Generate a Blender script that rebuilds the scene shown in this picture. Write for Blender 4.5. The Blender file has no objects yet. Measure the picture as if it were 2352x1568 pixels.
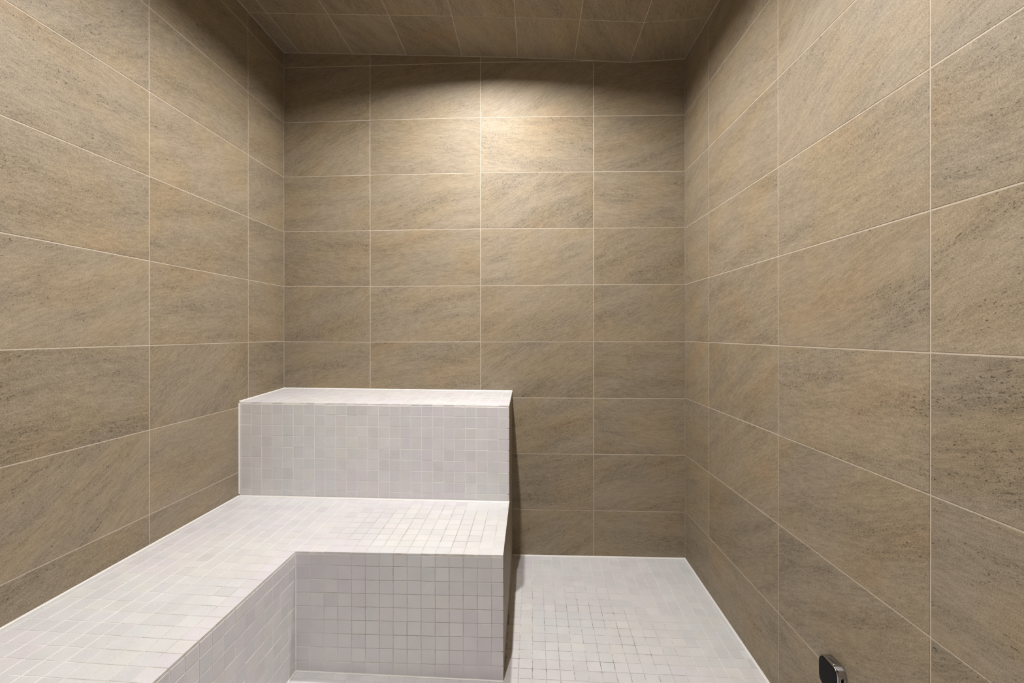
import bpy, bmesh, math, random
from mathutils import Matrix, Vector
import numpy as np

scene = bpy.context.scene
C = scene.collection
random.seed(7)

# ------------------------------------------------------------------ camera
# heights below are written relative to the lens; ZC is the lens height above the lowest floor point
ZC = 1.245
F_PX, CY_PX, YAW, ROLL = 1101.84, 765.71, 0.04396, -0.00069
W_PX, H_PX = 2352, 1568
D = 2.6193                      # distance of the back wall
cd = bpy.data.cameras.new('camera')
cam = bpy.data.objects.new('camera', cd)
C.objects.link(cam)
cd.sensor_width = 36.0
cd.sensor_fit = 'HORIZONTAL'
cd.lens = F_PX / W_PX * 36.0
cd.shift_y = -(H_PX / 2 - CY_PX) / W_PX
cd.clip_start = 0.02
fw = Vector((-math.sin(YAW), math.cos(YAW), 0)); rt = Vector((math.cos(YAW), math.sin(YAW), 0)); up = Vector((0, 0, 1))
r2 = rt * math.cos(ROLL) + up * math.sin(ROLL); u2 = -rt * math.sin(ROLL) + up * math.cos(ROLL)
cam.matrix_world = Matrix(((r2.x, u2.x, -fw.x, 0), (r2.y, u2.y, -fw.y, 0), (r2.z, u2.z, -fw.z, ZC), (0, 0, 0, 1)))
scene.camera = cam

# ------------------------------------------------------------------ world and exposure
# even warm fill light, added to enter by the doorway behind the camera
world = bpy.data.worlds.new('adjoining_room')
scene.world = world
world.use_nodes = True
bg = world.node_tree.nodes['Background']
bg.inputs[0].default_value = (1.0, 0.95, 0.88, 1)
bg.inputs[1].default_value = 0.4
scene.view_settings.view_transform = 'Standard'
scene.view_settings.look = 'None'
scene.view_settings.gamma = 1.0
scene.view_settings.use_curve_mapping = False
scene.view_settings.exposure = 0.0
cyc = scene.cycles
cyc.use_light_tree = False; cyc.adaptive_threshold = 0.04
cyc.max_bounces = 4; cyc.diffuse_bounces = 4; cyc.glossy_bounces = 2; cyc.transmission_bounces = 0
cyc.caustics_reflective = False; cyc.caustics_refractive = False
LAMP_STRENGTH = 7200.0
LAMP_COLOR = (1.0, 0.968, 0.925)
LAMPS = [(-0.25, 1.95), (-0.25, 0.85)]

Y_FRONT = -0.45                 # guessed wall behind the camera, with the added doorway

# ------------------------------------------------------------------ helpers
HOLDERS = {}                    # Empties whose parts are modelled in room coordinates
def holder(name, loc):
    e = bpy.data.objects.new(name, None); C.objects.link(e)
    e.location = loc
    HOLDERS[name] = Matrix.Translation(loc).inverted()
    bpy.context.view_layer.update()
    return e
def link(o, parent=None):
    C.objects.link(o)
    if parent is not None:
        o.parent = parent
        if parent.name in HOLDERS: o.matrix_parent_inverse = HOLDERS[parent.name]
    return o

def mesh_obj(name, verts, faces, mat, parent=None, smooth=False):
    me = bpy.data.meshes.new(name)
    me.from_pydata([tuple(v) for v in verts], [], faces)
    me.update()
    if smooth:
        for p in me.polygons: p.use_smooth = True
    me.materials.append(mat)
    return link(bpy.data.objects.new(name, me), parent)

def fix_normals(o):
    bm = bmesh.new(); bm.from_mesh(o.data)
    bmesh.ops.recalc_face_normals(bm, faces=bm.faces)
    bm.to_mesh(o.data); bm.free()
    return o

def W(x, y, z):
    return Vector((x, y, z + ZC))

def tag(o, label, cat, kind=None, group=None):
    o['label'] = label; o['category'] = cat
    if kind: o['kind'] = kind
    if group: o['group'] = group
    return o

def prism(pts, depth, bev):
    """verts and faces of a slab: outline pts (2D, counter-clockwise) at z=0 facing +z, arrised edge, going down to -depth"""
    n = len(pts)
    inner = []
    for i in range(n):
        a, b, c = Vector(pts[i - 1]), Vector(pts[i]), Vector(pts[(i + 1) % n])
        d1 = (b - a).normalized(); d2 = (c - b).normalized()
        n1 = Vector((-d1.y, d1.x)); n2 = Vector((-d2.y, d2.x))
        m = n1 + n2
        m = m / max(m.dot(n1), 0.3) if m.length > 1e-6 else n1
        inner.append(b + m * bev)
    v = [(p.x, p.y, 0) for p in inner] + [(p[0], p[1], -bev * 0.8) for p in pts] + [(p[0], p[1], -depth) for p in pts]
    f = [list(range(n))]
    for i in range(n):
        j = (i + 1) % n
        f.append([n + i, n + j, j, i])
        f.append([2 * n + i, 2 * n + j, n + j, n + i])
    f.append(list(range(3 * n - 1, 2 * n - 1, -1)))
    return v, f

def frame(o, origin, ex, ey, ez):
    o.matrix_basis = Matrix(((ex.x, ey.x, ez.x, origin.x), (ex.y, ey.y, ez.y, origin.y), (ex.z, ey.z, ez.z, origin.z), (0, 0, 0, 1)))

# ------------------------------------------------------------------ materials
class N:
    def __init__(self, name):
        self.m = bpy.data.materials.new(name); self.m.use_nodes = True
        self.t = self.m.node_tree; self.t.nodes.clear()
        self.out = self.t.nodes.new('ShaderNodeOutputMaterial')
        self.b = self.t.nodes.new('ShaderNodeBsdfPrincipled')
        self.t.links.new(self.b.outputs[0], self.out.inputs[0])
    def add(self, typ, ins=None, **kw):
        n = self.t.nodes.new(typ)
        for k, v in kw.items(): setattr(n, k, v)
        for k, v in (ins or {}).items(): self.set(n.inputs[k], v)
        return n
    def set(self, sock, v):
        if isinstance(v, bpy.types.NodeSocket): self.t.links.new(v, sock)
        else: sock.default_value = v
    def math(self, op, a, b=0.0, c=0.0, clamp=False):
        n = self.add('ShaderNodeMath', operation=op, use_clamp=clamp)
        self.set(n.inputs[0], a); self.set(n.inputs[1], b); self.set(n.inputs[2], c)
        return n.outputs[0]
    def vmath(self, op, a, b=(0, 0, 0)):
        n = self.add('ShaderNodeVectorMath', operation=op)
        self.set(n.inputs[0], a); self.set(n.inputs[1], b)
        return n.outputs['Value'] if op in ('DISTANCE', 'LENGTH') else n.outputs[0]
    def ramp(self, x, lo, hi, a=0.0, b=1.0, smooth=True):
        n = self.add('ShaderNodeMapRange', {0: x, 1: lo, 2: hi, 3: a, 4: b}, interpolation_type='SMOOTHSTEP' if smooth else 'LINEAR')
        return n.outputs[0]
    def noise(self, vec, scale, detail=2.0, rough=0.5, dist=0.0):
        n = self.add('ShaderNodeTexNoise', {'Vector': vec, 'Scale': scale, 'Detail': detail, 'Roughness': rough, 'Distortion': dist})
        return n.outputs['Fac']
    def mix(self, fac, a, b, blend='MIX'):
        n = self.add('ShaderNodeMix', data_type='RGBA', blend_type=blend)
        self.set(n.inputs[0], fac); self.set(n.inputs[6], a); self.set(n.inputs[7], b)
        return n.outputs[2]
    def stretch(self, vec, s):
        return self.vmath('MULTIPLY', vec, s)
    def bump(self, h, strength, dist):
        n = self.add('ShaderNodeBump', {'Height': h, 'Strength': strength, 'Distance': dist})
        self.t.links.new(n.outputs[0], self.b.inputs['Normal'])

def stone_material(name, c_warm, c_grey, c_dark):
    """sandstone-look porcelain: layered streaks whose slope differs from tile to tile, short dark flecks, fine grain"""
    s = N(name)
    tc = s.add('ShaderNodeTexCoord').outputs['Object']
    rnd = s.add('ShaderNodeObjectInfo').outputs['Random']
    r1 = s.math('FRACT', s.math('MULTIPLY', rnd, 37.31))
    r2_ = s.math('FRACT', s.math('MULTIPLY', rnd, 91.77))
    off = s.add('ShaderNodeCombineXYZ', {0: s.math('MULTIPLY', rnd, 53.0), 1: s.math('MULTIPLY', r1, 41.0), 2: s.math('MULTIPLY', r2_, 29.0)}).outputs[0]
    ang = s.ramp(r1, 0.0, 1.0, -0.55, 0.10, smooth=False)
    rot = s.add('ShaderNodeVectorRotate', {'Vector': tc, 'Angle': ang}, rotation_type='Z_AXIS').outputs[0]
    sx = s.add('ShaderNodeSeparateXYZ', {0: s.vmath('ADD', rot, off)}).outputs[0]
    wob = s.math('MULTIPLY', s.math('SINE', s.math('MULTIPLY', sx, 7.0)), 0.012)
    rw = s.vmath('ADD', rot, s.add('ShaderNodeCombineXYZ', {1: wob}).outputs[0])
    p = s.vmath('ADD', rw, off)
    po = s.vmath('ADD', tc, off)
    band = s.noise(s.stretch(p, (1.0, 5.0, 1.0)), 2.6, 3.0, 0.62)
    streak = s.noise(s.stretch(p, (1.0, 5.0, 1.0)), 26.0, 2.0, 0.65)
    hue = s.noise(s.stretch(p, (1.0, 1.6, 1.0)), 3.5, 1.0, 0.5)
    col = s.mix(s.ramp(hue, 0.36, 0.64), c_warm, c_grey)
    col = s.mix(s.ramp(hue, 0.38, 0.25, 0.0, 0.40), col, (0.300, 0.212, 0.130, 1))     # rusty patches
    v = s.math('ADD', s.ramp(band, 0.25, 0.75, -0.11, 0.09), s.ramp(streak, 0.25, 0.75, -0.14, 0.12))
    grain = s.noise(s.stretch(po, (1.0, 1.5, 1.0)), 320.0, 1.0, 0.75)
    v = s.math('ADD', v, s.ramp(grain, 0.28, 0.72, -0.28, 0.28, smooth=False))
    v = s.math('ADD', v, s.ramp(r2_, 0.0, 1.0, 0.94, 1.06, smooth=False))
    hsv = s.vmath('MULTIPLY', col, s.add('ShaderNodeCombineXYZ', {0: v, 1: v, 2: v}).outputs[0])
    # flecks: short dark dashes lying along the layers, gathered in patches
    fl = s.noise(s.stretch(p, (1.0, 2.6, 1.0)), 105.0, 1.0, 0.6)
    thr = s.ramp(band, 0.30, 0.62, 0.365, 0.262)
    fleck = s.ramp(s.math('SUBTRACT', fl, thr), -0.04, 0.01, 0.8, 0.0)
    veins = s.ramp(s.math('ABSOLUTE', s.math('SUBTRACT', streak, 0.47)), 0.0, 0.012, 0.55, 0.0)
    dark = s.math('MAXIMUM', fleck, s.math('MULTIPLY', veins, s.ramp(band, 0.46, 0.34)))
    col2 = s.mix(dark, hsv, c_dark)
    spk = s.ramp(grain, 0.70, 0.78)
    col3 = s.mix(s.math('MULTIPLY', spk, 0.45), col2, (0.46, 0.42, 0.35, 1))
    s.set(s.b.inputs['Base Color'], col3)
    s.b.inputs['Roughness'].default_value = 0.56
    s.b.inputs['Specular IOR Level'].default_value = 0.30
    return s.m

def mosaic_material(name, per_object):
    """matt white porcelain mosaic; each piece has its own faint tint"""
    s = N(name)
    if per_object: tint = s.add('ShaderNodeObjectInfo').outputs['Color']
    else: tint = s.add('ShaderNodeAttribute', attribute_name='tint').outputs['Color']
    pos = s.add('ShaderNodeNewGeometry').outputs['Position']
    g = s.noise(pos, 420.0, 1.0, 0.6)
    cl = s.noise(pos, 14.0, 1.0, 0.55)
    v = s.math('ADD', s.ramp(g, 0.3, 0.7, 0.925, 1.05, smooth=False), s.ramp(cl, 0.3, 0.7, -0.025, 0.02))
    vv = s.add('ShaderNodeCombineXYZ', {0: v, 1: v, 2: v}).outputs[0]
    pit = s.ramp(s.noise(pos, 150.0, 0.0, 0.5), 0.84, 0.88)
    col = s.mix(s.math('MULTIPLY', pit, 0.35), s.vmath('MULTIPLY', tint, vv), (0.30, 0.27, 0.25, 1))
    s.set(s.b.inputs['Base Color'], col)
    s.b.inputs['Roughness'].default_value = 0.46
    s.b.inputs['Specular IOR Level'].default_value = 0.4
    return s.m

def grout_material(name, clean, dirt, spots, base=0.0, patchy=1.0):
    """cement joint, soiled where it is sat and walked on (spots: centre, radii, strength), patchy"""
    s = N(name)
    pos = s.add('ShaderNodeNewGeometry').outputs['Position']
    n1 = s.noise(pos, 9.0, 2.0, 0.6)
    n2 = s.noise(pos, 55.0, 1.0, 0.6)
    f = base
    for c, rad, st in spots:
        d = s.vmath('LENGTH', s.vmath('DIVIDE', s.vmath('SUBTRACT', pos, tuple(W(*c))), rad))
        f = s.math('MAXIMUM', f, s.ramp(d, 0.35, 1.0, st, 0.0))
    pat = s.math('ADD', s.ramp(n1, 0.36, 0.62, 0.7 - 0.5 * patchy, 0.7), s.ramp(n2, 0.40, 0.68, 0.0, 0.6 * patchy))
    fac = s.math('MULTIPLY', f, pat, clamp=True)
    col = s.mix(fac, clean, dirt)
    s.set(s.b.inputs['Base Color'], col)
    s.b.inputs['Roughness'].default_value = 0.85
    s.b.inputs['Specular IOR Level'].default_value = 0.2
    return s.m

def plain(name, col, rough=0.5, metal=0.0, spec=0.5):
    s = N(name)
    pos = s.add('ShaderNodeTexCoord').outputs['Object']
    g = s.noise(pos, 160.0, 2.0)
    s.set(s.b.inputs['Base Color'], s.mix(s.ramp(g, 0.3, 0.7), tuple(c * 0.96 for c in col[:3]) + (1,), col))
    s.b.inputs['Roughness'].default_value = rough
    s.b.inputs['Metallic'].default_value = metal
    s.b.inputs['Specular IOR Level'].default_value = spec
    return s.m

M_STONE = stone_material('stone_look_porcelain', (0.280, 0.223, 0.148, 1), (0.272, 0.224, 0.163, 1), (0.055, 0.043, 0.029, 1))
M_WALL_GROUT = grout_material('wall_grout', (0.54, 0.475, 0.40, 1), (0.36, 0.27, 0.18, 1), [], base=0.25)
M_MOSAIC = mosaic_material('white_mosaic', True)
M_MOSAIC_STUFF = mosaic_material('white_mosaic_joined', False)
M_BENCH_GROUT = grout_material('bench_grout', (0.84, 0.82, 0.80, 1), (0.29, 0.245, 0.19, 1),
                               [((-0.42, 1.90, -0.775), (0.55, 0.42, 0.03), 1.0), ((-0.40, 1.69, -0.97), (0.60, 0.10, 0.36), 0.8), ((-0.90, 1.20, -0.775), (0.26, 0.75, 0.03), 0.65)], base=0.03, patchy=0.4)
M_FLOOR_GROUT = grout_material('floor_grout', (0.80, 0.78, 0.76, 1), (0.19, 0.175, 0.155, 1),
                               [((0.12, 1.85, -1.23), (0.70, 0.80, 0.5), 0.75)], base=0.12)
M_SEAL = plain('white_sealant', (0.80, 0.785, 0.77, 1), 0.45)
M_CHROME = plain('polished_chrome', (0.50, 0.50, 0.54, 1), 0.10, 1.0)
M_BLACK = plain('black_gloss', (0.002, 0.002, 0.0025, 1), 0.30, 0.0, 0.06)
M_HOLE = plain('dark_opening', (0.004, 0.004, 0.004, 1), 0.9, 0.0, 0.1)
M_DULL = plain('dull_steel', (0.055, 0.050, 0.044, 1), 0.5, 0.0, 0.3)
M_TRIM = plain('lamp_trim_white', (0.78, 0.77, 0.75, 1), 0.4)

def lens_material():
    s = N('lit_lens')
    s.b.inputs['Base Color'].default_value = (0.8, 0.8, 0.8, 1)
    s.b.inputs['Emission Color'].default_value = LAMP_COLOR + (1,)
    s.b.inputs['Emission Strength'].default_value = LAMP_STRENGTH
    return s.m
M_LENS = lens_material()

# ------------------------------------------------------------------ shape of the room
XL, SL, XR, SR = -1.3890, 0.0065, 0.8166, 0.0219
def left_x(y): return XL + SL * (D - y)
def right_x(y): return XR + SR * (D - y)
CEIL = [(-1.60, 1.577), (-1.297, 1.564), (-0.996, 1.550), (-0.696, 1.536), (-0.389, 1.522), (-0.084, 1.507), (0.224, 1.487), (0.524, 1.465), (1.10, 1.491)]
def ceil_z(x):
    for (x0, z0), (x1, z1) in zip(CEIL, CEIL[1:]):
        if x <= x1: return z0 + (z1 - z0) * (x - x0) / (x1 - x0)
    return CEIL[-1][1]
def floor_z(x, y):
    s = min(max((D - y) / 0.92, 0), 1.15)
    return -1.212 - 0.029 * s * min(max((x + 0.85) / 1.70, 0), 1)

Z0, RH = -0.0418, 0.305         # height of the joint at eye level, height of one course
GAP = 0.0030                    # wall joint
RECESS = 0.0012                 # joint set back from the tile face
BENCH_X0, BENCH_X1 = -0.113, -0.105   # end of the benches at the back wall / at the front edge
UP_Y = 2.204                    # face of the upper tier
SEAT_Y = 1.688                  # face of the lower seat
ARM_X = -0.853                  # face of the bench running along the left wall
def end_x(y): return BENCH_X0 + (BENCH_X1 - BENCH_X0) * (D - y) / (D - SEAT_Y)
def arm_x(y): return ARM_X + 0.0 * y

def bil(u, v, a, b, c, d):      # a=(0,0) b=(1,0) c=(0,1) d=(1,1)
    return (a * (1 - u) + b * u) * (1 - v) + (c * (1 - u) + d * u) * v
def seat_z(x, y):
    xl = left_x(y)
    if x <= ARM_X:
        u = (x - xl) / (ARM_X - xl)
        v = min(max((UP_Y - y) / (UP_Y - SEAT_Y), 0), 1)
        return -0.765 - bil(u, v, 0, 0.005, 0, 0.017)
    u = (x - ARM_X) / (end_x(y) - ARM_X); v = min(max((UP_Y - y) / (UP_Y - SEAT_Y), -0.3), 1)
    return -0.765 - bil(u, v, 0.005, 0.011, 0.017, 0.0155)
def upper_z(x, y):
    xl = left_x(y)
    u = (x - xl) / (end_x(y) - xl); v = (D - y) / (D - UP_Y)
    return bil(u, v, -0.306, -0.317, -0.3215, -0.3315)

# ------------------------------------------------------------------ walls: backing with the joints, tiles as children
def slab(name, corners, normal, thick, mat, parent=None):
    """a solid slab whose front outline is given and which goes back along -normal"""
    n = len(corners); nv = Vector(normal)
    v = [c for c in corners] + [c - nv * thick for c in corners]
    f = [list(range(n)), list(range(2 * n - 1, n - 1, -1))] + [[i, n + i, n + (i + 1) % n, (i + 1) % n] for i in range(n)]
    return fix_normals(mesh_obj(name, v, f, mat, parent))

def place_tile(parent, pts3, ex, ey, ez, mat=M_STONE, depth=0.007, bev=0.0011, name='tile', jitter=0.0006):
    """a slab from the 3D outline pts3 lying in the plane spanned by ex, ey; its own origin is its centre"""
    o3 = sum(pts3, Vector()) / len(pts3)
    p2 = [((p - o3).dot(ex), (p - o3).dot(ey)) for p in pts3]
    area = sum(p2[i - 1][0] * p2[i][1] - p2[i][0] * p2[i - 1][1] for i in range(len(p2)))
    if area < 0: p2.reverse()
    v, f = prism(p2, depth, bev)
    o = mesh_obj(name, v, f, mat, parent)
    frame(o, o3 + ez * random.uniform(-jitter, 0), ex, ey, ez)
    return o

EXT = 0.10
nl = Vector((1, SL, 0)).normalized(); nr = Vector((-1, SR * -1.0, 0)).normalized(); nb = Vector((0, -1, 0))
el = Vector((-SL, 1, 0)).normalized(); er = Vector((SR, -1, 0)).normalized(); eb = Vector((1, 0, 0)); ez_ = Vector((0, 0, 1))

def wall_corners(fx, y0, y1, n):
    r = -n * RECESS
    return [W(fx(y0), y0, -1.30) + r, W(fx(y1), y1, -1.30) + r, W(fx(y1), y1, 1.66) + r, W(fx(y0), y0, 1.66) + r]
wl = slab('wall_left', wall_corners(left_x, D + EXT, Y_FRONT, nl), nl, 0.10, M_WALL_GROUT)
tag(wl, 'left wall of tan stone-look tiles above the long white bench', 'wall', 'structure')
wr = slab('wall_right', wall_corners(right_x, D + EXT, Y_FRONT, nr), nr, 0.10, M_WALL_GROUT)
tag(wr, 'right wall of tan stone-look tiles with a steam outlet low down', 'wall', 'structure')
r = -nb * RECESS
wb = slab('wall_back', [W(XL - .0, D, -1.30) + r, W(XR, D, -1.30) + r, W(XR, D, 1.66) + r, W(XL, D, 1.66) + r], nb, 0.10, M_WALL_GROUT)
tag(wb, 'back wall of tan stone-look tiles behind the two-step white bench', 'wall', 'structure')

# back wall: columns and the small waviness of its courses
BCOL = [XL, -0.9015, -0.2875, 0.3275, XR]
BDZ = {5: (0.0, 0.0, 0.0025, -0.006, -0.008), 4: (-0.002, 0.0035, 0.0065, 0.001, -0.003), 3: (0.001, 0.005, 0.0085, 0.004, -0.001),
       2: (0.001, 0.003, 0.007, 0.004, 0.0015), 1: (0.001, -0.001, -0.0005, 0.002, 0.001), 0: (-0.002, -0.0045, -0.0025, -0.002, -0.002)}
def back_joint(c, k):
    return Z0 + k * RH + BDZ.get(k, (-0.003,) * 5)[c]
h = GAP / 2
def back_tiles():
    for c in range(4):
        x0, x1 = BCOL[c] + h, BCOL[c + 1] - h
        xs = [x0] + [x for x, _ in CEIL if x0 + 0.01 < x < x1 - 0.01] + [x1]
        def j(x, k):
            t = (x - BCOL[c]) / (BCOL[c + 1] - BCOL[c]); return back_joint(c, k) * (1 - t) + back_joint(c + 1, k) * t
        for k in range(-4, 6):
            if c < 2 and k < -2: continue                       # wholly behind the bench
            bot = lambda x: max(j(x, k) + h, floor_z(x, D) + 0.003) if k > -4 else floor_z(x, D) + 0.003
            top = lambda x: min(j(x, k + 1) - h, ceil_z(x) - 0.002)
            use = [x for x in xs if top(x) - bot(x) > 0.004]
            if len(use) < 2: continue
            if use[-1] < xs[-1]:                                # course runs out under the sloping ceiling
                a, b_ = use[-1], xs[xs.index(use[-1]) + 1]
                for _ in range(30):
                    m = (a + b_) / 2
                    if top(m) - bot(m) > 0.003: a = m
                    else: b_ = m
                if a - use[-1] > 0.01: use.append(a)
            lower = [use[0], use[-1]]
            pts = [W(x, D, bot(x)) for x in lower] + [W(x, D, top(x)) for x in reversed(use)]
            place_tile(wb, pts, eb, ez_, nb)
back_tiles()

def side_tiles(wall, fx, e, n, joints, k_lo, base):
    ys = [D] + [D - s for s in joints] + [Y_FRONT]
    for i in range(len(ys) - 1):
        ya, yb = ys[i] - h, ys[i + 1] + h
        for k in range(k_lo, 6):
            def pt(y, z): return W(fx(y), y, z)
            def zb(y): return max(Z0 + k * RH + h, base(y)) if k > -4 else base(y)
            def zt(y): return min(Z0 + (k + 1) * RH - h, ceil_z(fx(y)) - 0.002)
            if zt(ya) - zb(ya) < 0.006: continue
            place_tile(wall, [pt(ya, zb(ya)), pt(yb, zb(yb)), pt(yb, zt(yb)), pt(ya, zt(ya))], e, ez_, n)
side_tiles(wl, left_x, el, nl, (0.3385, 0.947, 1.5575, 2.168, 2.778), -3, lambda y: -2.0)
side_tiles(wr, right_x, er, nr, (0.328, 0.9385, 1.5515, 2.1665, 2.7815), -4, lambda y: floor_z(right_x(y), y) + 0.003)

# unseen wall guessed to close the room, its doorway added to let fill light in
DOOR_X0, DOOR_X1, DOOR_Z = -0.45, 0.45, 0.85
wf = slab('wall_front', [W(-1.5, Y_FRONT, -1.3), W(DOOR_X0, Y_FRONT, -1.3), W(DOOR_X0, Y_FRONT, DOOR_Z), W(DOOR_X1, Y_FRONT, DOOR_Z), W(DOOR_X1, Y_FRONT, -1.3),
                         W(1.0, Y_FRONT, -1.3), W(1.0, Y_FRONT, 1.66), W(-1.5, Y_FRONT, 1.66)], Vector((0, 1, 0)), 0.10, M_STONE)
tag(wf, 'unseen tan stone-look wall opposite the benches, with a doorway added to let light in', 'wall', 'structure')

# ------------------------------------------------------------------ ceiling
CY = [D, 2.288, 1.677, 1.066, 0.455, -0.156, Y_FRONT]
HOLE = 0.062
def ceiling():
    prof = [(x, z) for x, z in CEIL]
    # backing, open above each lamp
    ycuts = sorted({Y_FRONT - 0.1, D + 0.1} | {y + s * 0.068 for _, y in LAMPS for s in (-1, 1)})
    xcuts = sorted({x for x, _ in prof} | {LAMPS[0][0] - 0.068, LAMPS[0][0] + 0.068})
    V, Fc, idx = [], [], {}
    def vid(i, j, l):
        if (i, j, l) not in idx:
            idx[i, j, l] = len(V); V.append(W(xcuts[i], ycuts[j], ceil_z(xcuts[i]) + RECESS + (0.08 if l else 0)))
        return idx[i, j, l]
    cells = set()
    for i in range(len(xcuts) - 1):
        for j in range(len(ycuts) - 1):
            mx, my = (xcuts[i] + xcuts[i + 1]) / 2, (ycuts[j] + ycuts[j + 1]) / 2
            if any(abs(mx - lx) < 0.06 and abs(my - ly) < 0.06 for lx, ly in LAMPS): continue
            cells.add((i, j))
    for i, j in cells:
        Fc.append([vid(i, j, 0), vid(i, j + 1, 0), vid(i + 1, j + 1, 0), vid(i + 1, j, 0)])
        Fc.append([vid(i, j, 1), vid(i + 1, j, 1), vid(i + 1, j + 1, 1), vid(i, j + 1, 1)])
        for di, dj, a, b in ((-1, 0, (0, 0), (0, 1)), (1, 0, (1, 1), (1, 0)), (0, -1, (1, 0), (0, 0)), (0, 1, (0, 1), (1, 1))):
            if (i + di, j + dj) not in cells:
                Fc.append([vid(i + a[0], j + a[1], 0), vid(i + a[0], j + a[1], 1), vid(i + b[0], j + b[1], 1), vid(i + b[0], j + b[1], 0)])
    ce = fix_normals(mesh_obj('ceiling', V, Fc, M_WALL_GROUT))
    tag(ce, 'sloping ceiling of tan stone-look tiles running towards the back wall', 'ceiling', 'structure')
    xj = [None] + [x for x, _ in CEIL[1:-1]] + [None]
    for c in range(len(xj) - 1):
        for k in range(len(CY) - 1):
            y1, y0 = CY[k] - h, CY[k + 1] + h
            def lx(y): return (left_x(y) + 0.002) if xj[c] is None else xj[c] + h
            def rx(y): return (right_x(y) - 0.002) if xj[c + 1] is None else xj[c + 1] - h
            P = [W(x, y, ceil_z(x)) for x, y in ((lx(y0), y0), (rx(y0), y0), (rx(y1), y1), (lx(y1), y1))]
            ey = Vector((0, 1, 0)); sx = (P[1] - P[0]).normalized(); n = sx.cross(ey) * -1
            lamp = [l for l in LAMPS if lx(y0) < l[0] < rx(y0) and y0 < l[1] < y1]
            if not lamp:
                place_tile(ce, P, ey, sx, n)
                continue
            # tile with a round hole for the lamp
            o3 = sum(P, Vector()) / 4
            cx, cy = (Vector((lamp[0][0], lamp[0][1], 0)) - Vector((o3.x, o3.y, 0))).dot(ey), lamp[0][0] - o3.x
            p2 = [((p - o3).dot(ey), (p - o3).dot(sx)) for p in P]
            x0, x1 = min(p[0] for p in p2), max(p[0] for p in p2); yy0, yy1 = min(p[1] for p in p2), max(p[1] for p in p2)
            angs = sorted([2 * math.pi * i / 32 for i in range(32)] + [math.atan2(b - cy, a - cx) % (2 * math.pi) for a in (x0, x1) for b in (yy0, yy1)])
            V, Fc, m = [], [], len(angs)
            for z in (0, -0.007):
                for a in angs:
                    dx, dy = math.cos(a), math.sin(a)
                    t = min([(x1 - cx) / dx if dx > 1e-9 else 9, (x0 - cx) / dx if dx < -1e-9 else 9, (yy1 - cy) / dy if dy > 1e-9 else 9, (yy0 - cy) / dy if dy < -1e-9 else 9])
                    V.append((cx + dx * t, cy + dy * t, z)); V.append((cx + dx * HOLE, cy + dy * HOLE, z))
            for i in range(m):
                j = (i + 1) % m
                Fc.append([2 * i, 2 * j, 2 * j + 1, 2 * i + 1])
                Fc.append([2 * m + 2 * i + 1, 2 * m + 2 * j + 1, 2 * m + 2 * j, 2 * m + 2 * i])
                Fc.append([2 * i, 2 * m + 2 * i, 2 * m + 2 * j, 2 * j])
                Fc.append([2 * i + 1, 2 * j + 1, 2 * m + 2 * j + 1, 2 * m + 2 * i + 1])
            o = mesh_obj('tile', V, Fc, M_STONE, ce); fix_normals(o)
            frame(o, o3, ey, sx, n)
ceiling()

# ------------------------------------------------------------------ mosaic
PITCH, MGAP, MT = 0.0505, 0.0022, 0.008
def unit_tile(name, su, sv):
    a, b = su / 2, sv / 2
    v, f = prism([(-a, -b), (a, -b), (a, b), (-a, b)], MT, 0.0007)
    me = bpy.data.meshes.new(name); me.from_pydata(v, [], f); me.update(); me.materials.append(M_MOSAIC)
    return me, v, f
UNIT = {}
def get_unit(su, sv):
    key = (round(su / 0.004), round(sv / 0.004))
    if key not in UNIT: UNIT[key] = (unit_tile('mosaic_tile', su, sv), su, sv)
    return UNIT[key]

def tint_at(c, rng):
    t = rng.random()
    # sheets of 6 x 6 pieces come from different batches
    k = PITCH * 6
    sheet = random.Random(int(math.floor(c.x / k) * 7919 + math.floor((c.y + 0.02) / k) * 104729 + math.floor(c.z / k) * 1299709))
    bt = sheet.choice(((1.0, 0.98, 1.01), (0.985, 0.995, 1.0), (1.0, 0.978, 0.995), (1.005, 0.995, 0.992)))
    base = 0.672 + rng.gauss(0, 0.011) + sheet.uniform(-0.012, 0.012)
    if t < 0.30: col = (0.985, 0.962, 0.985)      # faint lavender
    elif t < 0.45: col = (0.968, 0.972, 0.985)    # faint cool grey
    elif t < 0.52: col = (1.01, 1.0, 0.985)       # faint cream
    elif t < 0.58: col = (0.945, 0.93, 0.945)    # greyer piece
    else: col = (1.0, 0.985, 0.995)
    return tuple(base * q * w * k for q, w, k in zip(col, bt, (0.992, 1.0, 1.012))) + (1.0,)

def project(p):
    v = p - Vector((0, 0, ZC)); z = v.dot(fw)
    if z < 0.05: return None
    return (W_PX / 2 + F_PX * v.dot(r2) / z, CY_PX - F_PX * v.dot(u2) / z)

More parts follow.
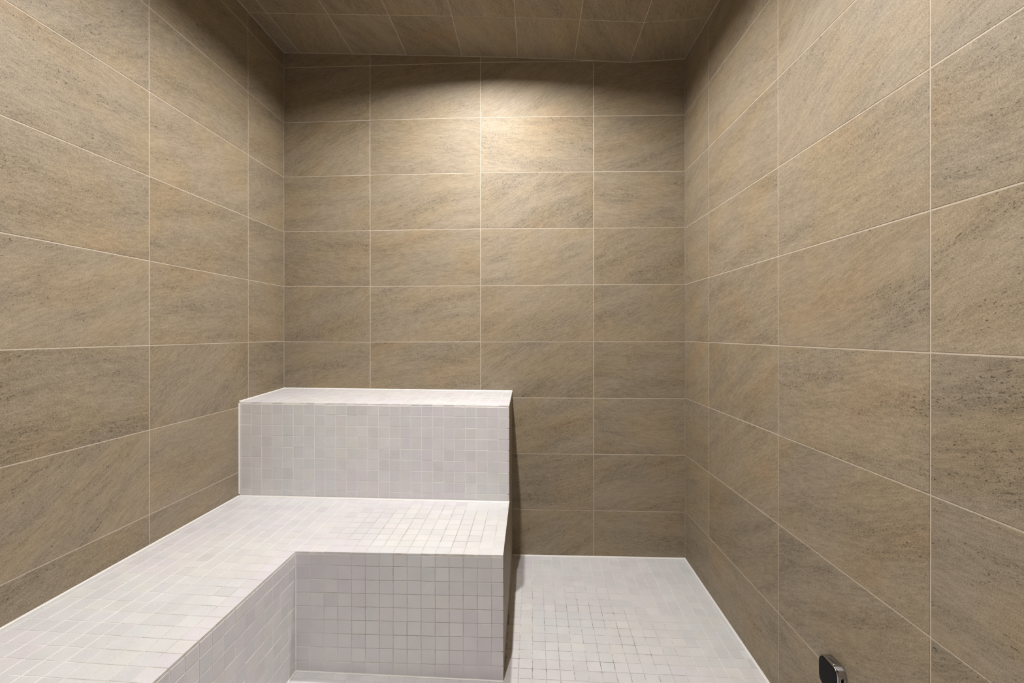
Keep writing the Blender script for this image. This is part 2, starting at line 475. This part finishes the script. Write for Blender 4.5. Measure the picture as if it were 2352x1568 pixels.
class Mosaic:
    """collects the pieces of one thing; the 300 that show largest become objects, the rest one joined part"""
    def __init__(self, parent): self.parent = parent; self.cells = []; self.rng = random.Random(hash(parent.name) % 1 + len(parent.name))
    def patch(self, S, us, vs, n_hint, gap=MGAP):
        for i in range(len(us) - 1):
            for j in range(len(vs) - 1):
                p = [S(us[i], vs[j]), S(us[i + 1], vs[j]), S(us[i + 1], vs[j + 1]), S(us[i], vs[j + 1])]
                self.cell(p, n_hint, gap)
    def cell(self, p, n_hint, gap=MGAP):
        c = sum(p, Vector()) / 4
        eu = ((p[1] - p[0]) + (p[2] - p[3])); ev = ((p[3] - p[0]) + (p[2] - p[1]))
        lu, lv = eu.length / 2, ev.length / 2
        su, sv = lu - gap, lv - gap
        if su < 0.003 or sv < 0.003: return
        eu.normalize(); n = eu.cross(ev).normalized(); ev = n.cross(eu)
        if n.dot(n_hint) < 0: n = -n; eu, ev = ev, eu; su, sv = sv, su
        r = self.rng
        # hand-laid: each piece sits and tilts a little differently
        c = c + n * r.uniform(-0.00025, 0.0002) + eu * r.uniform(-0.0004, 0.0004) + ev * r.uniform(-0.0004, 0.0004)
        a, b, t = r.gauss(0, 0.003), r.gauss(0, 0.003), r.gauss(0, 0.004)
        n2 = (n + eu * a + ev * b).normalized(); e2 = (eu + ev * t); e2 = (e2 - n2 * e2.dot(n2)).normalized(); v2 = n2.cross(e2)
        px = [project(q) for q in p]
        area = 0.0
        if all(px) and (Vector((0, 0, ZC)) - c).dot(n) > 0:
            inside = sum(1 for q in px if 0 <= q[0] <= W_PX and 0 <= q[1] <= H_PX)
            if inside: area = abs(sum(px[i - 1][0] * px[i][1] - px[i][0] * px[i - 1][1] for i in range(4))) / 2 * inside / 4
        self.cells.append((area, c, e2, v2, n2, su, sv, tint_at(c, r)))
    def build(self, limit=300):
        self.cells.sort(key=lambda q: -q[0])
        V, Fc, T = [], [], []
        for q, (area, c, e, v, n, su, sv, tint) in enumerate(self.cells):
            (me, uv, uf), u0, v0 = get_unit(su, sv)
            ku, kv = su / u0, sv / v0
            if q < limit and area > 40:
                o = bpy.data.objects.new('mosaic_tile', me); link(o, self.parent)
                frame(o, c, e * ku, v * kv, n); o.color = tint
            else:
                s = len(V)
                for x, y, z in uv: V.append(c + e * (x * ku) + v * (y * kv) + n * z)
                for f in uf: Fc.append([s + i for i in f]); T.append(tint)
        if V:
            o = mesh_obj('mosaic_tiles', V, Fc, M_MOSAIC_STUFF, self.parent)
            o['kind'] = 'stuff'
            at = o.data.attributes.new('tint', 'FLOAT_COLOR', 'FACE')
            at.data.foreach_set('color', [k for t in T for k in t])

def bead(name, pts, a, b, parent, size=0.005):
    """sealant bead along a polyline in the corner between directions a and b"""
    V, Fc = [], []
    for i, p in enumerate(pts):
        V += [p + a * 0.0002 + b * 0.0002, p + a * size, p + a * size * 0.38 + b * size * 0.38, p + b * size]
    for i in range(len(pts) - 1):
        for k in range(4):
            Fc.append([4 * i + k, 4 * i + (k + 1) % 4, 4 * i + 4 + (k + 1) % 4, 4 * i + 4 + k])
    Fc += [[0, 1, 2, 3], [4 * len(pts) - 1, 4 * len(pts) - 2, 4 * len(pts) - 3, 4 * len(pts) - 4]]
    return fix_normals(mesh_obj(name, V, Fc, M_SEAL, parent))

X_ = Vector((1, 0, 0)); Y_ = Vector((0, 1, 0)); Z_ = Vector((0, 0, 1))
def lin(a, b, n): return [a + (b - a) * i / n for i in range(n + 1)]

# ------------------------------------------------------------------ floor
def build_floor():
    xs = lin(-0.90, 1.02, 24); ys = lin(Y_FRONT - 0.12, D + 0.09, 30)
    V, Fc = [], []
    for l in (0, 1):
        for x in xs:
            for y in ys: V.append(W(x, y, floor_z(x, y) - 0.0013 if not l else -1.32))
    nx, ny = len(xs), len(ys); q = nx * ny
    for i in range(nx - 1):
        for j in range(ny - 1):
            a = i * ny + j
            Fc.append([a, a + ny, a + ny + 1, a + 1]); Fc.append([q + a, q + a + 1, q + a + ny + 1, q + a + ny])
    for i in range(nx - 1):
        for j in (0, ny - 1): a = i * ny + j; Fc.append([a, a + ny, q + a + ny, q + a])
    for j in range(ny - 1):
        for i in (0, nx - 1): a = i * ny + j; Fc.append([a, a + 1, q + a + 1, q + a])
    fl = fix_normals(mesh_obj('floor', V, Fc, M_FLOOR_GROUT))
    tag(fl, 'white square mosaic floor sloping gently from the back wall', 'floor', 'structure')
    mo = Mosaic(fl)
    yj = [D - 0.002]
    y = D - 0.043
    while y > Y_FRONT: yj.append(y); y -= 0.0512
    yj.append(Y_FRONT)
    def S(x, y): return W(x, y, floor_z(x, y))
    for a, b in zip(yj, yj[1:]):
        ym = (a + b) / 2
        lo = end_x(a) + 0.004 if ym > SEAT_Y else ARM_X + 0.004
        hi = right_x(a) - 0.003
        x = -0.003 + PITCH * math.ceil((lo + 0.003 + 0.006) / PITCH)
        js = [lo]
        while x < hi - 0.006: js.append(x); x += PITCH
        js.append(hi)
        for c, d in zip(js, js[1:]): mo.cell([S(c, b), S(d, b), S(d, a), S(c, a)], Z_)
    mo.build()
    # white sealant along the foot of the walls
    bead('sealant', [W(x, D - 0.0005, floor_z(x, D) + 0.0003) for x in lin(end_x(D), XR, 8)], -Y_, Z_, fl, 0.006)
    bead('sealant', [W(right_x(y) - 0.0005, y, floor_z(right_x(y), y) + 0.0003) for y in lin(D, Y_FRONT, 20)], -X_, Z_, fl, 0.006)
    bead('sealant', [W(x, SEAT_Y, floor_z(x, SEAT_Y) + 0.0003) for x in lin(ARM_X, BENCH_X1, 8)], -Y_, Z_, fl, 0.0035)
    bead('sealant', [W(ARM_X, y, floor_z(ARM_X, y) + 0.0003) for y in lin(SEAT_Y, Y_FRONT, 12)], X_, Z_, fl, 0.005)
build_floor()

# ------------------------------------------------------------------ lower bench: seat along the back, arm along the left wall
IN = 0.0010                                                       # joint set back from the face
LIP = 0.0085                                                      # edge of the top course seen above the face
def build_lower():
    be = holder('lower_bench', W(-0.85, 1.70, -1.212))
    tag(be, 'low L-shaped white mosaic bench running along the left wall and under the upper step', 'bench')
    # solid core that carries the joints: three blocks of one L
    V, Fc = [], []
    def block(fx0, fx1, y0, y1, nx, ny, zt):
        s = len(V)
        for l in (0, 1):
            for j in range(ny + 1):
                y = y0 + (y1 - y0) * j / ny
                for i in range(nx + 1):
                    x = fx0(y) + (fx1(y) - fx0(y)) * i / nx
                    V.append(W(x, y, zt(x, y) - IN if l == 0 else floor_z(x, y) - 0.0013))
        q = (nx + 1) * (ny + 1); w = nx + 1
        for j in range(ny):
            for i in range(nx):
                a = s + j * w + i
                Fc.append([a, a + 1, a + w + 1, a + w]); Fc.append([q + a, q + a + w, q + a + w + 1, q + a + 1])
        for i in range(nx):
            for j in (0, ny): a = s + j * w + i; Fc.append([a, a + 1, q + a + 1, q + a])
        for j in range(ny):
            for i in (0, nx): a = s + j * w + i; Fc.append([a, a + w, q + a + w, q + a])
    block(lambda y: left_x(y) + 0.002, lambda y: ARM_X - IN, Y_FRONT + .002, SEAT_Y + IN, 10, 12, seat_z)
    block(lambda y: left_x(y) + 0.002, lambda y: end_x(y) - IN, SEAT_Y + IN, UP_Y, 24, 12, seat_z)
    block(lambda y: left_x(y) + 0.002, lambda y: end_x(y) - IN, UP_Y, D - 0.002, 24, 2, lambda x, y: seat_z(x, UP_Y) - 0.001)
    bm = bmesh.new(); me_ = bpy.data.meshes.new('tmp'); me_.from_pydata([tuple(v) for v in V], [], Fc); bm.from_mesh(me_)
    bmesh.ops.remove_doubles(bm, verts=bm.verts, dist=1e-5)
    bmesh.ops.recalc_face_normals(bm, faces=bm.faces)
    core = mesh_obj('core', [], [], M_BENCH_GROUT, be)
    bm.to_mesh(core.data); bm.free(); bpy.data.meshes.remove(me_)
    mo = Mosaic(be)
    # seat top: courses counted from the front edge
    def S(x, y): return W(x, y, seat_z(x, y))
    yj = [SEAT_Y + 0.0512 * k for k in range(0, 10)] + [UP_Y - 0.001]
    def cols(y, lo, hi):
        js = [hi]; x = ARM_X + PITCH * math.floor((hi - 0.012 - ARM_X) / PITCH)
        while x > lo + 0.008: js.append(x); x -= PITCH
        return sorted(js + [lo])
    for a, b in zip(yj, yj[1:]):
        js = cols(a, left_x(a) + 0.003, end_x(a))
        for c, d in zip(js, js[1:]): mo.cell([S(c, a), S(d, a), S(d, b), S(c, b)], Z_)
    y = SEAT_Y
    while y > Y_FRONT + 0.03:
        a = max(y - 0.0502, Y_FRONT + .004)
        js = cols(a, left_x(a) + 0.003, ARM_X)
        for c, d in zip(js, js[1:]): mo.cell([S(c, a), S(d, a), S(d, y), S(c, y)], Z_)
        y = a
    # face of the seat
    rows = [LIP, 0.0485, 0.098, 0.1465, 0.195, 0.2435, 0.2925, 0.3415, 0.392, 0.445]
    def Fz(x, y, v, vmax=0.4455):
        zt, zb = seat_z(x, y), floor_z(x, y) + 0.002
        return zt - v if v < 0.42 else zb
    xj = [ARM_X] + [ARM_X + 0.0027 + PITCH * k * 0.995 for k in range(1, 15)] + [end_x(SEAT_Y)]
    mo.patch(lambda u, v: W(u, SEAT_Y, Fz(u, SEAT_Y, v)), xj, rows, -Y_)
    # face of the arm
    yj = [SEAT_Y - 0.0004]
    while yj[-1] > Y_FRONT + 0.06: yj.append(yj[-1] - 0.0498)
    yj.append(Y_FRONT + 0.004)
    mo.patch(lambda u, v: W(ARM_X, u, Fz(ARM_X - 1e-6, u, v)), yj, rows, X_)
    # right-hand end: clad with the same stone-look tile as the walls
    def end_tile(parent, y0, y1, zb, zt):
        P = [W(end_x(y), y, z(y)) for y, z in ((y0, zb), (y1, zb), (y1, zt), (y0, zt))]
        ev = (P[1] - P[0]); ev.z = 0; ev.normalize()
        return place_tile(parent, P, ev, Z_, ev.cross(Z_), name='end_tile', depth=0.006, bev=0.0008)
    for y0, y1 in ((SEAT_Y + 0.001, 2.0085), (2.0115, 2.3145), (2.3175, D - 0.003)):
        end_tile(be, y0, y1, lambda y: floor_z(end_x(y), y) + 0.004, lambda y: seat_z(end_x(y) - 1e-6, min(y, UP_Y)) - (LIP if y <= UP_Y else 0.004))
    mo.build()
    bead('sealant', [W(left_x(y) + 0.0005, y, seat_z(left_x(y), y) + 0.0003) for y in lin(UP_Y, Y_FRONT + .01, 16)], X_, Z_, be, 0.0045)
    bead('sealant', [W(ARM_X, SEAT_Y - 0.0005, z) for z in lin(floor_z(ARM_X, SEAT_Y), -0.795, 6)], X_, -Y_, be, 0.003)
    bead('sealant', [W(x, UP_Y - 0.0015, seat_z(x, UP_Y) + 0.0003) for x in lin(left_x(UP_Y) + .006, end_x(UP_Y), 8)], -Y_, Z_, be, 0.006)
build_lower()

# ------------------------------------------------------------------ upper step against the back wall
def build_upper():
    up_ = holder('upper_bench', W(-0.75, 2.41, -0.77))
    tag(up_, 'tall white mosaic upper bench step standing against the back wall', 'bench')
    yf = UP_Y + IN
    def zb(x): return seat_z(x, UP_Y) - 0.0
    out = [(left_x(yf) + .002, yf), (end_x(yf) - IN, yf), (end_x(D) - IN, D - .002), (left_x(D) + .002, D - .002)]
    V = [W(x, y, upper_z(x, y) - IN) for x, y in out] + [W(x, y, zb(x) + 0.0012) for x, y in out]
    Fc = [[0, 1, 2, 3], [7, 6, 5, 4]] + [[i, (i + 1) % 4, 4 + (i + 1) % 4, 4 + i] for i in range(4)]
    body = fix_normals(mesh_obj('core', V, Fc, M_BENCH_GROUT, up_))
    mo = Mosaic(up_)
    xj = [left_x(UP_Y) + 0.002, -1.3755] + [-1.3265 + 0.05065 * k for k in range(0, 24)] + [end_x(UP_Y)]
    def S(x, y):
        # columns keep parallel to the end of the step
        return W(x, y, upper_z(x, y))
    yj = [UP_Y + 0.0508 * k for k in range(0, 9)] + [D - 0.002]
    for a, b in zip(yj, yj[1:]):
        js = [left_x(a) + 0.003] + xj[2:-1] + [end_x(a)]
        for c, d in zip(js, js[1:]): mo.cell([S(c, a), S(d, a), S(d, b), S(c, b)], Z_)
    rows = [LIP, 0.0550, 0.1060, 0.1570, 0.2080, 0.2590, 0.3095, 0.3605, 0.4090, 0.444]
    mo.patch(lambda u, v: W(u, UP_Y, upper_z(u, UP_Y) - v if v < 0.43 else seat_z(u, UP_Y) + 0.002), xj, rows, -Y_)
    P = [W(end_x(y), y, z) for y, z in ((UP_Y + .001, seat_z(end_x(UP_Y), UP_Y) + .002), (D - .003, seat_z(end_x(UP_Y), UP_Y) + .002), (D - .003, upper_z(end_x(D), D) - LIP), (UP_Y + .001, upper_z(end_x(UP_Y), UP_Y) - LIP))]
    ev = P[1] - P[0]; ev.z = 0; ev.normalize()
    place_tile(up_, P, ev, Z_, ev.cross(Z_), name='end_tile', depth=0.006, bev=0.0008)
    mo.build()
    bead('sealant', [W(x, D - 0.0005, upper_z(x, D) + 0.0003) for x in lin(left_x(D), end_x(D), 8)], -Y_, Z_, up_, 0.006)
    bead('sealant', [W(left_x(y) + 0.0005, y, upper_z(left_x(y), y) + 0.0003) for y in lin(UP_Y, D, 4)], X_, Z_, up_, 0.005)
    bead('sealant', [W(left_x(UP_Y) + 0.0005, UP_Y - 0.0005, z) for z in lin(-0.755, -0.325, 4)], X_, -Y_, up_, 0.0045)
build_upper()

# ------------------------------------------------------------------ downlights
def lathe(name, prof, mat, parent, n=28):
    V = [(r_ * math.cos(2 * math.pi * i / n), r_ * math.sin(2 * math.pi * i / n), z) for r_, z in prof for i in range(n)]
    Fc = [[k * n + i, k * n + (i + 1) % n, (k + 1) * n + (i + 1) % n, (k + 1) * n + i] for k in range(len(prof) - 1) for i in range(n)]
    return fix_normals(mesh_obj(name, V, Fc, mat, parent, True))
def downlight(x, y, label):
    e = bpy.data.objects.new('downlight', None); C.objects.link(e)
    e.location = W(x, y, ceil_z(x))
    tag(e, label, 'ceiling light', group='recessed downlights')
    lathe('trim_ring', [(0.046, 0.004), (0.046, -0.0035), (0.050, -0.0048), (0.074, -0.0042), (0.080, -0.002), (0.080, 0.0002)], M_TRIM, e)
    lathe('reflector', [(0.0455, -0.0030), (0.041, 0.0076), (0.0235, 0.0088), (0.0235, 0.040), (0.0560, 0.040), (0.0560, 0.0005), (0.0458, -0.0005), (0.0455, -0.0030)], M_TRIM, e)
    lathe('lens', [(0.0001, 0.0076), (0.012, 0.0077), (0.0220, 0.0082), (0.0230, 0.0120), (0.0001, 0.0120)], M_LENS, e)
downlight(*LAMPS[0], 'round white recessed downlight in the ceiling nearest the back wall')
downlight(*LAMPS[1], 'round white recessed downlight in the ceiling nearest the doorway')

# ------------------------------------------------------------------ steam outlet low on the right wall
def steam_outlet():
    cy, cz, half, rad, th = 1.3735, -0.9525, 0.0410, 0.022, 0.0245
    e = bpy.data.objects.new('steam_outlet', None); C.objects.link(e)
    o3 = W(right_x(cy), cy, cz)
    ex = Vector((SR, -1, 0)).normalized(); n = Vector((-1, -SR, 0)).normalized()
    frame(e, o3, ex, Z_, ex.cross(Z_) if ex.cross(Z_).dot(n) > 0 else -ex.cross(Z_))
    tag(e, 'chrome rounded square steam outlet with a black face low on the right wall', 'steam outlet')
    def outline(hf, r_, m=8):
        pts = []
        for q, (sx, sy) in enumerate(((1, 1), (-1, 1), (-1, -1), (1, -1))):
            for i in range(m + 1):
                a = math.pi / 2 * (q + i / m)
                pts.append((sx * (hf - r_) + r_ * math.cos(a), sy * (hf - r_) + r_ * math.sin(a)))
        return pts
    prof = [(half + 0.0010, 0.0), (half + 0.0012, 0.0015), (half + 0.0008, 0.004), (half + 0.0004, th - 0.002), (half - 0.0002, th - 0.0006), (half - 0.0012, th)]
    V, Fc = [], []
    for hf, z in prof:
        V += [(a, b, z) for a, b in outline(hf, rad)]
    n_ = len(outline(half, rad))
    for k in range(len(prof) - 1):
        for i in range(n_): j = (i + 1) % n_; Fc.append([k * n_ + i, k * n_ + j, (k + 1) * n_ + j, (k + 1) * n_ + i])
    Fc.append(list(range(n_))[::-1]); Fc.append([(len(prof) - 1) * n_ + i for i in range(n_)])
    b = mesh_obj('body', V, Fc, M_CHROME, e, False)
    for p in b.data.polygons[:-2]: p.use_smooth = True
    # black face plate let into the front
    V, Fc = [], []
    fp = [(half - 0.0016, th - 0.001), (half - 0.0016, th + 0.0006), (half - 0.0024, th + 0.0012)]
    for hf, z in fp: V += [(a, b_, z) for a, b_ in outline(hf, rad - 0.001)]
    for k in range(2):
        for i in range(n_): j = (i + 1) % n_; Fc.append([k * n_ + i, k * n_ + j, (k + 1) * n_ + j, (k + 1) * n_ + i])
    Fc.append([2 * n_ + i for i in range(n_)]); Fc.append(list(range(n_))[::-1])
    mesh_obj('face_plate', V, Fc, M_BLACK, e)
    # outlet slots in the sides: a rounded opening with a raised chrome rim, dark inside; on top only a rimmed dark brown-grey patch
    def slot(side, name, mat, hw, hl, z0, depth0, depth1, rim=None):
        # local frame on the side: t along the side, z away from the wall, d outward
        V, Fc = [], []; m = 20
        def ring(a, l, d):
            out = []
            for i in range(m):
                an = 2 * math.pi * i / m
                t = math.copysign(max(l - a, 0), math.cos(an)) + a * math.cos(an); zz = z0 + a * math.sin(an)
                out.append(place(t, zz, half + d))
            return out
        def place(t, zz, d):
            return {'near': (d, t, zz), 'far': (-d, t, zz), 'top': (t, d, zz), 'bottom': (t, -d, zz)}[side]
        if rim:
            rings = [ring(hw + rim, hl + rim, 0.0002), ring(hw + rim * .8, hl + rim * .8, 0.0012), ring(hw + rim * .25, hl + rim * .25, 0.0013), ring(hw, hl, 0.0002)]
        else:
            rings = [ring(hw, hl, depth0), ring(hw, hl, depth1)]
        for rg in rings: V += rg
        for k in range(len(rings) - 1):
            for i in range(m): j = (i + 1) % m; Fc.append([k * m + i, k * m + j, (k + 1) * m + j, (k + 1) * m + i])
        if not rim: Fc.append([(len(rings) - 1) * m + i for i in range(m)]); Fc.append([i for i in range(m)][::-1])
        return fix_normals(mesh_obj(name, V, Fc, mat, b, bool(rim)))
    for side in ('near', 'far', 'bottom', 'top'):
        hw, hl, z0 = (0.0050, 0.0200, 0.0105) if side != 'top' else (0.0052, 0.0150, 0.0125)
        slot(side, 'slot_rim', M_CHROME, hw, hl, z0, 0, 0, rim=0.0030)
        slot(side, 'slot', M_HOLE if side != 'top' else M_DULL, hw, hl, z0, -0.001, 0.0007)
steam_outlet()
